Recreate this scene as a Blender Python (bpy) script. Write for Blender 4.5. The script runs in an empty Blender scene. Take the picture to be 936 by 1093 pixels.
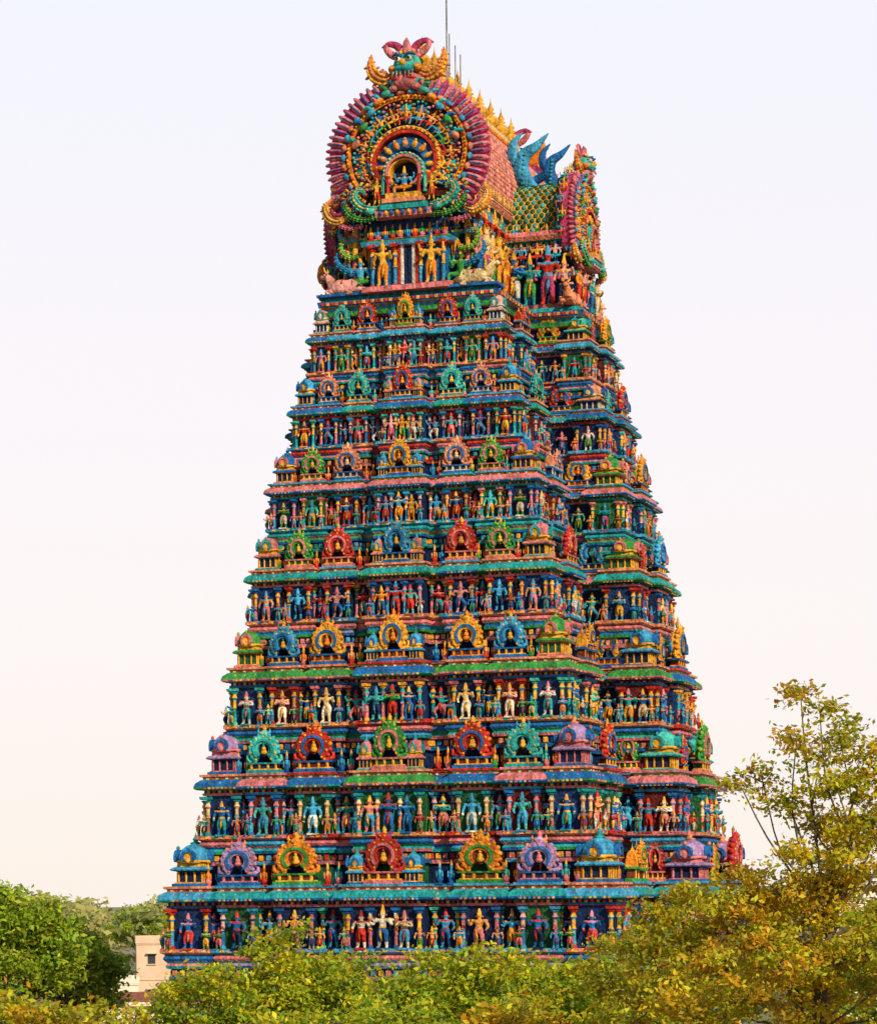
import bpy, math, random
import numpy as np
random.seed(7); rng=np.random.default_rng(7)
R_=math.radians
sc=bpy.context.scene
# ---------------------------------------------------------------- palette
COL=dict(blue=(.012,.14,.44),deep=(.008,.035,.14),sky=(.05,.34,.62),teal=(.015,.34,.37),turq=(.06,.48,.42),
 green=(.04,.30,.06),lime=(.25,.45,.05),pink=(.66,.19,.21),salmon=(.72,.26,.13),mag=(.48,.05,.15),red=(.55,.035,.02),
 orange=(.78,.24,.02),gold=(.80,.40,.04),cream=(.72,.53,.28),lilac=(.38,.24,.48),brown=(.15,.04,.018),white=(.74,.7,.6),
 skin=(.74,.31,.10),black=(.01,.01,.012),stone=(.25,.21,.17),dgreen=(.015,.11,.04),navy=(.006,.02,.08),grey=(.25,.26,.3),maroon=(.12,.014,.014),rose=(.74,.34,.30))
NAMES=list(COL); IX={n:i for i,n in enumerate(NAMES)}
PAL=np.array([COL[n] for n in NAMES],dtype=np.float32)
def c(n): return IX[n]
class Tm: pass
class G:
    def __init__(s): s.V=[];s.n=0;s.LI=[];s.LT=[];s.T=[];s.S=[];s.J=[]
    def raw(s,v,faces,tags,smooth=False):
        v=np.asarray(v,dtype=np.float64).reshape(-1,3)
        lt=np.array([len(f) for f in faces],dtype=np.int32)
        li=np.array([i for f in faces for i in f],dtype=np.int32)
        if np.isscalar(tags): tags=np.full(len(faces),tags)
        s.V.append(v);s.LI.append(li+s.n);s.LT.append(lt);s.T.append(np.asarray(tags,dtype=np.int32))
        s.S.append(np.full(len(faces),smooth));s.J.append(np.ones(len(faces)));s.n+=len(v)
    def add(s,T,M=None,o=(0,0,0),pal=None,j=1.0):
        v=T.v if M is None else T.v@np.asarray(M).T
        s.V.append(v+np.asarray(o,dtype=float));s.LI.append(T.li+s.n);s.LT.append(T.lt)
        s.T.append(T.t if pal is None else np.asarray(pal,dtype=np.int32)[T.t])
        s.S.append(T.s);s.J.append(T.j*j);s.n+=len(v)
    def done(s):
        T=Tm();T.v=np.concatenate(s.V);T.li=np.concatenate(s.LI);T.lt=np.concatenate(s.LT)
        T.t=np.concatenate(s.T);T.s=np.concatenate(s.S);T.j=np.concatenate(s.J);return T
    def obj(s,name,mat,parent=None):
        T=s.done();me=bpy.data.meshes.new(name)
        me.vertices.add(len(T.v));me.vertices.foreach_set('co',T.v.astype(np.float32).ravel())
        me.loops.add(len(T.li));me.loops.foreach_set('vertex_index',T.li.astype(np.int32))
        me.polygons.add(len(T.lt))
        st=np.concatenate([[0],np.cumsum(T.lt)[:-1]]).astype(np.int32)
        me.polygons.foreach_set('loop_start',st)
        me.update(calc_edges=True)
        me.polygons.foreach_set('use_smooth',T.s.astype(bool))
        a=me.attributes.new('paint','FLOAT_COLOR','FACE')
        colr=np.ones((len(T.lt),4),dtype=np.float32);colr[:,:3]=PAL[T.t]*T.j[:,None]
        a.data.foreach_set('color',colr.ravel())
        me.materials.append(mat);me.update()
        ob=bpy.data.objects.new(name,me);sc.collection.objects.link(ob)
        if parent: ob.parent=parent
        return ob
    def box(s,ce,h,tag,taper=1.0):
        x,y,z=ce;a,b,d=h;q=taper
        v=[(x-a,y-b,z-d),(x+a,y-b,z-d),(x+a,y+b,z-d),(x-a,y+b,z-d),(x-a*q,y-b*q,z+d),(x+a*q,y-b*q,z+d),(x+a*q,y+b*q,z+d),(x-a*q,y+b*q,z+d)]
        s.raw(v,[(0,3,2,1),(4,5,6,7),(0,1,5,4),(1,2,6,5),(2,3,7,6),(3,0,4,7)],tag)
    def lathe(s,prof,n,tags,o=(0,0,0),smooth=True,rib=0,ph=0):
        v=[]
        for r,z in prof:
            for k in range(n):
                a=2*math.pi*(k+ph)/n;rr=r*(1-rib*(k%2))
                v.append((o[0]+rr*math.cos(a),o[1]+rr*math.sin(a),o[2]+z))
        f=[];t=[]
        for i in range(len(prof)-1):
            for k in range(n):
                k2=(k+1)%n;f.append((i*n+k,i*n+k2,(i+1)*n+k2,(i+1)*n+k));t.append(tags if np.isscalar(tags) else tags[i])
        s.raw(v,f,np.array(t),smooth)
    def loft(s,cx,cy,hx,hy,prof,tags,e=0.0):
        v=[];f=[];t=[]
        for o,z in prof:
            a=hx+o+e;b=hy+o+e;z=z+e
            v+= [(cx-a,cy-b,z),(cx+a,cy-b,z),(cx+a,cy+b,z),(cx-a,cy+b,z)]
        for i in range(len(prof)-1):
            for k in range(4):
                k2=(k+1)%4;f.append((i*4+k,i*4+k2,i*4+4+k2,i*4+4+k));t.append(tags[i])
        m=len(prof)*4;f.append((m-4,m-3,m-2,m-1));t.append(tags[-1])
        s.raw(v,f,np.array(t))
    def tube(s,pts,rad,n,tag,flat=1.0,smooth=True,sub=0,scales=None):
        P=np.array(pts,dtype=float);rad=np.array(rad,dtype=float)
        if sub:
            m=len(P);Q=[];rr=[]
            for i in range(m-1):
                p0=P[max(i-1,0)];p1=P[i];p2=P[i+1];p3=P[min(i+2,m-1)]
                for q in range(sub):
                    t=q/sub;Q.append(.5*((2*p1)+(-p0+p2)*t+(2*p0-5*p1+4*p2-p3)*t*t+(-p0+3*p1-3*p2+p3)*t**3));rr.append(rad[i]*(1-t)+rad[i+1]*t)
            Q.append(P[-1]);rr.append(rad[-1]);P=np.array(Q);rad=np.array(rr)
        m=len(P);v=[]
        for i in range(m):
            d=P[min(i+1,m-1)]-P[max(i-1,0)];d/=max(np.linalg.norm(d),1e-9)
            ref=np.array([0,1,0.]) if abs(d[1])<.9 else np.array([1,0,0.])
            a=np.cross(d,ref);a/=np.linalg.norm(a);b=np.cross(d,a)
            for k in range(n):
                w=2*math.pi*k/n;v.append(P[i]+rad[i]*(math.cos(w)*a+flat*math.sin(w)*b))
            if scales and rad[i]>.05:
                an=math.atan2(d[2],d[0])
                for k,(wx,cl) in enumerate(((-.6,scales[0]),(0.05,scales[1]),(.65,scales[0]))):
                    pp=P[i]+a*rad[i]*wx*1.1;s.ell((pp[0],pp[1]-rad[i]*flat*(1-.35*abs(wx)),pp[2]),(rad[i]*.5,rad[i]*.35,rad[i]*.26),cl,rot=an,lo=True)
                pp=P[i]+a*rad[i]*1.15*(1 if i%2 else -1);s.ell(tuple(pp),(rad[i]*.3,rad[i]*.3,rad[i]*.5),scales[1],rot=an,lo=True)
        f=[(i*n+k,i*n+(k+1)%n,(i+1)*n+(k+1)%n,(i+1)*n+k) for i in range(m-1) for k in range(n)]
        f.append(tuple(range(n)));f.append(tuple((m-1)*n+k for k in range(n)))
        s.raw(v,f,tag,smooth)
    def ell(s,ce,r,tag,rot=0.0,lo=False):
        M=np.diag([float(x) for x in r])
        if rot:
            cr,sr=math.cos(rot),math.sin(rot);M=np.array([[cr,0,-sr],[0,1,0],[sr,0,cr]])@M
        s.add(SPL if lo else SP,M,ce,[tag])
    def ring(s,cx,cz,r0,r1,a0,a1,n,y0,y1,tag,sq=1.0):
        v=[];f=[]
        for i in range(n+1):
            a=a0+(a1-a0)*i/n;ca,sa=math.cos(a),math.sin(a)*sq
            v+=[(cx+r0*ca,y0,cz+r0*sa),(cx+r1*ca,y0,cz+r1*sa),(cx+r1*ca,y1,cz+r1*sa),(cx+r0*ca,y1,cz+r0*sa)]
        for i in range(n):
            for k in range(4): f.append((i*4+k,i*4+(k+1)%4,i*4+4+(k+1)%4,i*4+4+k))
        f+=[(0,1,2,3),(n*4,n*4+1,n*4+2,n*4+3)]
        s.raw(v,f,tag)
def sph(n,m):
    g=G();g.lathe([(max(math.sin(math.pi*i/m),1e-3),-math.cos(math.pi*i/m)) for i in range(m+1)],n,0);return g.done()
SP=sph(10,6);SPL=sph(6,4)
gb=G();gb.box((0,0,0),(1,1,1),0);BX=gb.done()

# ---------------------------------------------------------------- skinned figures
def skin(verts,edges,rad,tagf,levels=1,extra=None):
    me=bpy.data.meshes.new('tmp');me.from_pydata(verts,edges,[]);ob=bpy.data.objects.new('tmp',me);sc.collection.objects.link(ob)
    md=ob.modifiers.new('s','SKIN')
    for i,r in enumerate(rad):
        d=me.skin_vertices[0].data[i];d.radius=(r,r) if np.isscalar(r) else r;d.use_root=(i==0)
    if levels: sm=ob.modifiers.new('u','SUBSURF');sm.levels=levels;sm.render_levels=levels
    dg=bpy.context.evaluated_depsgraph_get();dg.update();e=ob.evaluated_get(dg);m=e.to_mesh()
    v=np.empty(len(m.vertices)*3);m.vertices.foreach_get('co',v);v=v.reshape(-1,3)
    f=[tuple(p.vertices) for p in m.polygons]
    t=[tagf(v[list(q)].mean(0)) for q in f]
    e.to_mesh_clear();bpy.data.objects.remove(ob);bpy.data.meshes.remove(me)
    g=G();g.raw(v,f,np.array(t),True)
    if extra: extra(g)
    return g.done()
def figure(Lh,Rh,Lk=(.07,-.02,.26),Rk=(-.07,-.02,.26),Lf=(.08,0,.04),Rf=(-.08,0,.04),extra_arms=False,hips=0.0,crown=1.1,seated=False):
    h=hips
    V=[(h,0,.50),(h*.5,0,.585),(0,0,.70),(0,0,.80),(0,-.01,.87),(0,0,.945),(0,0,crown)]
    R=[(.10,.075),(.07,.058),(.105,.075),.036,.066,.058,.018]
    E=[(i,i+1) for i in range(6)]
    for sg,arm in((1,Lh),(-1,Rh)):
        b=len(V);V+= [(sg*.135,0,.755)]+[tuple(a) for a in arm];R+=[.047,.036,.028,.032][:1+len(arm)]
        E+=[(2,b)]+[(b+i,b+i+1) for i in range(len(arm))]
    for sg,kn,ft in((1,Lk,Lf),(-1,Rk,Rf)):
        b=len(V);V+=[(h+sg*.065,0,.45),kn,ft,(ft[0]+sg*.02,ft[1]-.08,ft[2]-.02)];R+=[.07,.05,.032,.03]
        E+=[(0,b),(b,b+1),(b+1,b+2),(b+2,b+3)]
    if extra_arms:
        for sg in(1,-1):
            b=len(V);V+=[(sg*.25,.02,.74),(sg*.27,-.02,.93)];R+=[.03,.028];E+=[(7 if sg==1 else 7+1+len(Lh),b),(b,b+1)]
    def tf(p):
        if p[2]>.905 and abs(p[0])<.1: return 2
        if p[2]<.53 and p[2]>.17: return 1
        if .53<=p[2]<.56: return 2
        if abs(p[2]-.77)<.018 and abs(p[0])<.09: return 2
        return 0
    def ex(g):
        for sg in(1,-1):
            g.ell((sg*.024,-.068,.885),(.012,.008,.008),4);g.ell((sg*.075,0,.87),(.014,.02,.03),2)
            g.ell((sg*.14,0,.765),(.055,.045,.03),2)
        g.ell((0,-.078,.868),(.01,.014,.016),0);g.ell((0,-.07,.845),(.02,.008,.007),3)
        g.tube([(h+.03,-.085,.5),(h+.02,-.1,.36),(h,-.08,.2)],[.02,.03,.015],5,2)
    return skin(V,E,R,tf,1,ex)
FIG=[
 figure([(.2,0,.6),(.19,-.05,.48),(.18,-.06,.44)],[(-.2,0,.6),(-.19,-.05,.48),(-.18,-.06,.44)]),
 figure([(.2,-.02,.62),(.2,-.12,.74),(.2,-.13,.8)],[(-.2,0,.6),(-.17,-.06,.5),(-.14,-.07,.48)],hips=.02),
 figure([(.24,0,.68),(.27,-.06,.82),(.26,-.06,.88)],[(-.23,0,.64),(-.16,-.1,.6),(-.1,-.12,.6)],Lk=(.17,-.06,.28),Lf=(.1,-.02,.06),hips=-.03),
 figure([(.19,-.04,.62),(.06,-.13,.68),(.02,-.14,.73)],[(-.19,-.04,.62),(-.06,-.13,.68),(-.02,-.14,.73)]),
 figure([(.2,-.02,.61),(.2,-.12,.64),(.2,-.13,.69)],[(-.2,-.02,.61),(-.2,-.12,.64),(-.2,-.13,.69)],extra_arms=True,crown=1.16),
]
POSE=[0,0,1,3,3,4,0,1,2]
SEAT=figure([(.22,-.04,.6),(.2,-.15,.5),(.18,-.18,.5)],[(-.22,-.04,.6),(-.18,-.12,.68),(-.17,-.13,.74)],Lk=(.24,-.2,.43),Rk=(-.24,-.2,.43),Lf=(.04,-.25,.37),Rf=(-.2,-.22,.14),extra_arms=True,crown=1.16)
def nandi():
    V=[(.15,0,.36),(.6,0,.38),(-.3,0,.44),(-.5,0,.55),(-.64,0,.8),(-.8,-.0,.95),(-1.02,0,.84),(-.28,0,.68),(.85,0,.3),(.9,.05,.1)]
    R=[.3,.31,.29,.25,.17,.14,.09,.12,.12,.03];E=[(0,1),(0,2),(2,3),(3,4),(4,5),(5,6),(2,7),(1,8),(8,9)]
    for sg in(1,-1):
        b=len(V);V+=[(-.42,sg*.22,.25),(-.72,sg*.26,.22),(-.45,sg*.3,.06),(-.34,sg*.31,.05)];R+=[.13,.08,.06,.06];E+=[(2,b),(b,b+1),(b+1,b+2),(b+2,b+3)]
        b=len(V);V+=[(.5,sg*.3,.28),(.2,sg*.4,.2),(.5,sg*.42,.07),(.25,sg*.46,.05)];R+=[.16,.09,.06,.05];E+=[(1,b),(b,b+1),(b+1,b+2),(b+2,b+3)]
    def ex(g):
        for sg in(1,-1):
            g.tube([(-.76,sg*.08,1.05),(-.78,sg*.2,1.13),(-.8,sg*.2,1.27)],[.045,.04,.01],6,1)
            g.tube([(-.72,sg*.12,.98),(-.66,sg*.3,.97),(-.68,sg*.36,.93)],[.03,.06,.01],6,0)
            g.ell((-.88,sg*.11,.98),(.03,.02,.025),2)
        g.tube([(-.45,.28,.75),(-.62,.1,.48),(-.62,-.1,.48),(-.45,-.28,.75)],[.03]*4,6,1)
        g.tube([(0,.33,.5),(0,.2,.66),(0,0,.69),(0,-.2,.66),(0,-.33,.5)],[.05]*5,6,3)
    return skin(V,E,R,lambda p:0,2,ex)
NANDI=nandi()

# ---------------------------------------------------------------- ornament templates (facing -Y)
def t_column():
    g=G();g.lathe([(.001,0),(.1,0),(.1,.07),(.066,.09),(.062,.42),(.09,.45),(.062,.48),(.06,.66),(.1,.72),(.06,.79),(.075,.82),(.13,.86),(.06,.88)],8,[1,1,1,0,0,2,2,0,2,2,1,1],smooth=False)
    g.box((0,0,.93),(.12,.12,.035),1,1.2);return g.done()
COLM=t_column()
def t_gav():
    g=G()
    g.box((0,0,.05),(.5,.24,.05),1);g.box((0,0,.115),(.44,.2,.018),2)
    g.box((0,.02,.2),(.36,.16,.07),3)
    for x in(-.36,-.13,.13,.36): g.lathe([(.04,.13),(.04,.24),(.055,.27)],6,2,o=(x,-.16,0))
    g.box((0,0,.285),(.48,.23,.022),1,1.05)
    cz=.68;a0,a1=R_(-52),R_(232)
    g.ring(0,cz,.3,.42,a0,a1,18,-.2,.12,0);g.ring(0,cz,.235,.3,a0,a1,18,-.27,.0,1);g.ring(0,cz,.17,.235,a0,a1,16,-.2,0,0)
    g.ring(0,cz,.0,.2,0,2*math.pi,12,-.08,.1,3)
    for i in range(15):
        a=a0+(a1-a0)*i/14;g.ell((.43*math.cos(a),-.08,cz+.43*math.sin(a)),(.06,.12,.06),0 if i%3 else 4,lo=True)
    for i in range(9):
        a=a0+(a1-a0)*i/8;g.ell((.36*math.cos(a),-.2,cz+.36*math.sin(a)),(.035,.04,.035),2,lo=True)
    g.ell((0,-.12,.60),(.1,.08,.07),2,lo=True);g.ell((0,-.13,.69),(.07,.06,.08),2,lo=True);g.ell((0,-.13,.80),(.045,.05,.055),4,lo=True)
    for sg in(1,-1):
        g.tube([(sg*.26,-.05,.36),(sg*.4,-.05,.34),(sg*.5,-.05,.4),(sg*.5,-.05,.5),(sg*.44,-.05,.52)],[.07,.07,.06,.04,.02],6,0)
        g.tube([(sg*.1,-.05,1.12),(sg*.18,-.05,1.19),(sg*.16,-.05,1.28)],[.05,.04,.008],5,4)
    g.ell((0,-.1,1.12),(.14,.15,.1),0);g.ell((-.06,-.24,1.14),(.028,.02,.028),2,lo=True);g.ell((.06,-.24,1.14),(.028,.02,.028),2,lo=True)
    g.lathe([(.07,1.2),(.05,1.25),(.07,1.28),(.001,1.38)],6,2)
    return g.done()
GAV=t_gav()
def t_kuta():
    g=G();g.loft(0,0,.4,.4,[(.08,0),(.08,.07),(.02,.08),(.02,.1),(-.05,.11),(-.05,.36),(.0,.38),(.1,.40),(.12,.43),(.06,.48),(-.02,.5),(-.04,.6),(.02,.61)],[1,1,2,2,3,3,1,0,0,0,2,3,2])
    for x in(-.33,-.12,.12,.33):
        for q in range(4):
            a=q*math.pi/2;px,py=x,-.37;g.lathe([(.03,.11),(.03,.36)],5,2,o=(px*math.cos(a)-py*math.sin(a),px*math.sin(a)+py*math.cos(a),0))
    g.lathe([(.38,.60),(.46,.63),(.48,.70),(.46,.82),(.39,.93),(.26,1.02),(.1,1.08)],16,0,rib=.07,smooth=False)
    g.lathe([(.47,.58),(.5,.6),(.5,.64),(.47,.66)],16,2)
    g.lathe([(.14,1.07),(.16,1.1),(.06,1.13),(.09,1.19),(.04,1.24),(.001,1.36)],8,4)
    gg=G();gg.ring(0,.74,.12,.19,R_(-40),R_(220),10,-.56,-.4,1);gg.ring(0,.74,0,.13,0,6.283,8,-.51,-.4,2);gg.ell((0,-.5,.97),(.05,.05,.06),4,lo=True);T=gg.done()
    for q in range(4):
        a=q*math.pi/2;g.add(T,np.array([[math.cos(a),-math.sin(a),0],[math.sin(a),math.cos(a),0],[0,0,1]]))
    return g.done()
KUTA=t_kuta()
def t_sala():
    g=G()
    g.box((0,0,.05),(.5,.26,.05),1);g.box((0,0,.22),(.44,.2,.12),3)
    for x in(-.42,-.21,.21,.42): g.lathe([(.03,.1),(.03,.3),(.05,.33)],6,2,o=(x,-.2,0))
    g.box((0,0,.37),(.5,.28,.03),1);g.box((0,0,.42),(.47,.25,.02),2)
    n=8;v=[];f=[]
    for i in range(n+1):
        a=math.pi*i/n;v+=[(-.46,-.26*math.cos(a),.44+.36*math.sin(a)),(.46,-.26*math.cos(a),.44+.36*math.sin(a))]
    for i in range(n): f.append((2*i,2*i+1,2*i+3,2*i+2))
    f+=[tuple(2*i for i in range(n+1)),tuple(2*i+1 for i in range(n+1))]
    g.raw(v,f,0)
    for x in(-.42,-.25,.25,.42):
        g.tube([(x,-.27*math.cos(math.pi*i/8),.44+.38*math.sin(math.pi*i/8)) for i in range(9)],[.02]*9,5,4)
    for x in(-.34,0,.34): g.lathe([(.05,.8),(.07,.85),(.03,.89),(.001,1.0 if x else 1.1)],6,2,o=(x,0,0))
    g.add(GAV,np.diag([.6,.7,.62]),(0,-.2,.3))
    return g.done()
SALA=t_sala()
def t_kudu():
    g=G();g.ring(0,.0,.3,.5,R_(-40),R_(220),8,-.25,.1,0);g.ell((0,-.1,.0),(.3,.15,.3),1,lo=True);g.ell((0,-.12,.6),(.12,.12,.22),2,lo=True);return g.done()
KUDU=t_kudu()
def t_dwarf():
    g=G();g.ell((0,0,.25),(.3,.24,.25),1,lo=True);g.ell((0,-.02,.55),(.22,.18,.22),0,lo=True);g.ell((0,-.03,.86),(.14,.13,.15),0,lo=True);g.lathe([(.12,.95),(.1,1.05),(.001,1.25)],6,2)
    g.ell((.26,-.1,.5),(.07,.09,.2),0,lo=True);g.ell((-.26,-.1,.5),(.07,.09,.2),0,lo=True);g.box((0,0,.02),(.32,.25,.04),1);return g.done()
DWARF=t_dwarf()

def facing(N,s=(1,1,1)):
    X=np.cross([-N[0],-N[1],0],[0,0,1.])
    return np.stack([X*s[0],np.array([-N[0],-N[1],0])*s[1],np.array([0,0,1.])*s[2]],axis=1)

# ---------------------------------------------------------------- materials
def newmat(name):
    m=bpy.data.materials.new(name);m.use_nodes=True;nt=m.node_tree;b=nt.nodes['Principled BSDF'];return m,nt,b
def paint_mat():
    m,nt,b=newmat('painted_stucco');N=nt.nodes;L=nt.links
    at=N.new('ShaderNodeAttribute');at.attribute_name='paint'
    tc=N.new('ShaderNodeTexCoord')
    n1=N.new('ShaderNodeTexNoise');n1.inputs['Scale'].default_value=1.3;n1.inputs['Detail'].default_value=6
    mp=N.new('ShaderNodeMapping');mp.inputs['Scale'].default_value=(2.5,2.5,.5)
    L.new(tc.outputs['Object'],mp.inputs[0]);L.new(mp.outputs[0],n1.inputs['Vector'])
    r1=N.new('ShaderNodeMapRange');r1.inputs[1].default_value=.35;r1.inputs[2].default_value=.65;r1.inputs[3].default_value=.5;r1.inputs[4].default_value=1.14
    L.new(n1.outputs[0],r1.inputs[0])
    n2=N.new('ShaderNodeTexNoise');n2.inputs['Scale'].default_value=8;n2.inputs['Detail'].default_value=5;L.new(tc.outputs['Object'],n2.inputs['Vector'])
    r2=N.new('ShaderNodeMapRange');r2.inputs[1].default_value=.3;r2.inputs[2].default_value=.7;r2.inputs[3].default_value=.6;r2.inputs[4].default_value=1.25
    L.new(n2.outputs[0],r2.inputs[0])
    mu=N.new('ShaderNodeMath');mu.operation='MULTIPLY';L.new(r1.outputs[0],mu.inputs[0]);L.new(r2.outputs[0],mu.inputs[1])
    vm=N.new('ShaderNodeVectorMath');vm.operation='SCALE';L.new(at.outputs['Color'],vm.inputs[0]);L.new(mu.outputs[0],vm.inputs['Scale'])
    L.new(vm.outputs[0],b.inputs['Base Color'])
    b.inputs['Roughness'].default_value=.65;b.inputs['Specular IOR Level'].default_value=.2
    vo=N.new('ShaderNodeTexVoronoi');vo.inputs['Scale'].default_value=7;L.new(tc.outputs['Object'],vo.inputs['Vector'])
    bp=N.new('ShaderNodeBump');bp.inputs['Strength'].default_value=.7;bp.inputs['Distance'].default_value=.06;L.new(vo.outputs['Distance'],bp.inputs['Height']);L.new(bp.outputs[0],b.inputs['Normal'])
    return m
PM=paint_mat()
def noise_mat(name,c1,c2,scale,rough=.9,bump=.1,detail=8):
    m,nt,b=newmat(name);N=nt.nodes;L=nt.links
    tc=N.new('ShaderNodeTexCoord');n=N.new('ShaderNodeTexNoise');n.inputs['Scale'].default_value=scale;n.inputs['Detail'].default_value=detail
    L.new(tc.outputs['Object'],n.inputs['Vector']);cr=N.new('ShaderNodeValToRGB');cr.color_ramp.elements[0].position=.35;cr.color_ramp.elements[1].position=.65
    cr.color_ramp.elements[0].color=(*c1,1);cr.color_ramp.elements[1].color=(*c2,1);L.new(n.outputs[0],cr.inputs[0]);L.new(cr.outputs[0],b.inputs['Base Color'])
    b.inputs['Roughness'].default_value=rough
    bp=N.new('ShaderNodeBump');bp.inputs['Strength'].default_value=.5;bp.inputs['Distance'].default_value=bump;L.new(n.outputs[0],bp.inputs['Height']);L.new(bp.outputs[0],b.inputs['Normal'])
    return m
def leaf_mat():
    m,nt,b=newmat('leaf');N=nt.nodes;L=nt.links
    at=N.new('ShaderNodeAttribute');at.attribute_name='paint'
    L.new(at.outputs['Color'],b.inputs['Base Color']);b.inputs['Roughness'].default_value=.5;b.inputs['Specular IOR Level'].default_value=.3
    tr=N.new('ShaderNodeBsdfTranslucent');L.new(at.outputs['Color'],tr.inputs[0]);mx=N.new('ShaderNodeMixShader');mx.inputs[0].default_value=.45
    L.new(b.outputs[0],mx.inputs[1]);L.new(tr.outputs[0],mx.inputs[2]);L.new(mx.outputs[0],N['Material Output'].inputs[0]);return m
LM=leaf_mat();BARK=noise_mat('bark',(.06,.045,.03),(.16,.12,.08),6)

def empty(name,loc=(0,0,0)):
    e=bpy.data.objects.new(name,None);e.location=loc;sc.collection.objects.link(e);return e
TOWER=empty('temple_gopuram')

# ---------------------------------------------------------------- tiers
Z=[4.4,9.8,15.0,20.1,24.9,29.2,33.0,36.5,39.8]
W=[21.9,21.9,18.95,16.7,14.85,13.2,11.3,9.75,8.6]
P_=2.4
def dims(i): w=W[i];return w,11.5+.6*w,2.4+.3*w
SKINS=['gold','skin','orange','sky','teal','green','rose','sky','cream','blue','turq','skin','teal','sky','pink','red','white','turq','rose','blue']
CLO=['red','blue','mag','green','orange','white','blue','teal','sky','pink','gold','navy','red']
def figpal(rs):
    return [c(rs.choice(SKINS)),c(rs.choice(CLO)),c(rs.choice(['gold','gold','red','pink','sky'])),c('red'),c('black')]
COLP=[['pink','blue','gold'],['teal','pink','gold'],['salmon','teal','cream'],['sky','red','gold'],['pink','rose','cream'],['sky','blue','pink'],['pink','gold','teal'],['teal','turq','gold'],['blue','sky','rose']]
S_=dict(teal=['turq','teal','gold','navy','sky'],blue=['sky','blue','gold','navy','teal'],pinkb=['pink','teal','gold','navy','sky'],green=['green','pink','gold','dgreen','lime'],
 red=['red','blue','gold','maroon','orange'],redp=['red','pink','gold','maroon','mag'],gold=['gold','blue','orange','brown','orange'],orange=['orange','green','gold','brown','gold'],
 salmon=['salmon','blue','cream','deep','pink'],lilac=['lilac','blue','pink','navy','salmon'],bl2=['blue','pink','gold','navy','sky'],wht=['rose','teal','white','navy','pink'])
SHRINES=[['blue']*4,['blue','lilac','orange','redp'],['lilac','teal','red','green'],['green','blue','gold','gold'],['pinkb','green','redp','blue'],['bl2','green','salmon','gold'],['blue','salmon','teal','red'],['wht','teal','red','orange']]
def items(g,Pc,N,width,z0,hw,k,rs,nstat=1,cols=True,cp=None):
    N=np.array([N[0],N[1],0.]);T=np.cross([-N[0],-N[1],0],[0,0,1.])
    cp=cp or COLP[rs.randrange(len(COLP))]
    if cols:
        for sg in(1,-1):
            o=np.array(Pc)+T*sg*(width/2-.12*k)+N*.16*k;o[2]=z0
            g.add(COLM,np.diag([hw*.75,hw*.75,hw]),o,[c(x) for x in cp],rs.uniform(.85,1.15))
            if width>1.0:
                o=np.array(Pc)+T*sg*(width/2-.02*k)+N*.42*k;o[2]=z0
                h=hw*.48;g.add(FIG[rs.choice((0,1,3))],facing(N,(h*1.3,h*1.3,h)),o,figpal(rs),rs.uniform(.8,1.05))
    for q in range(nstat):
        off=(q-(nstat-1)/2)*width/nstat*.85
        o=np.array(Pc)+T*off+N*.26*k;o[2]=z0+.04*k
        h=hw*rs.uniform(.76,.84)*(1.0 if nstat<3 or q!=1 else 1.08)
        p=figpal(rs)
        g.box((o[0],o[1],z0+.02*k),(.24*k,.24*k,.04*k),p[1])
        g.add(FIG[rs.choice(POSE)],facing(N,(h*1.32*rs.choice([1,-1]),h*1.3,h)),o,p,rs.uniform(.85,1.2))
def dent(g,cx,cy,hx,hy,z,sp,sz,pal,T=BX,out=0.0):
    for (nx,ny) in((0,-1),(1,0),(0,1),(-1,0)):
        ln=(hx if ny else hy)*2;n=max(1,int(ln/sp))
        M=facing((nx,ny),sz)
        for q in range(n):
            u=-ln/2+ln*(q+.5)/n
            o=(cx+(u if ny else nx*(hx+out)),cy+(ny*(hy+out) if ny else u),z)
            g.add(T,M,o,[pal[q%len(pal)]] if T is BX else pal)
BANDS=[['pink','blue','green','teal','salmon','sky'],['pink','teal','blue','lilac','sky','blue'],['pink','blue','teal','sky','red','teal'],
 ['blue','green','pink','teal','salmon','blue'],['pink','teal','green','blue','salmon','teal'],['teal','pink','blue','green','sky','sky'],['red','blue','teal','pink','sky','teal'],['blue','sky','teal','pink','salmon','blue'],['sky','pink','blue','teal','pink','teal']]
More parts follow.
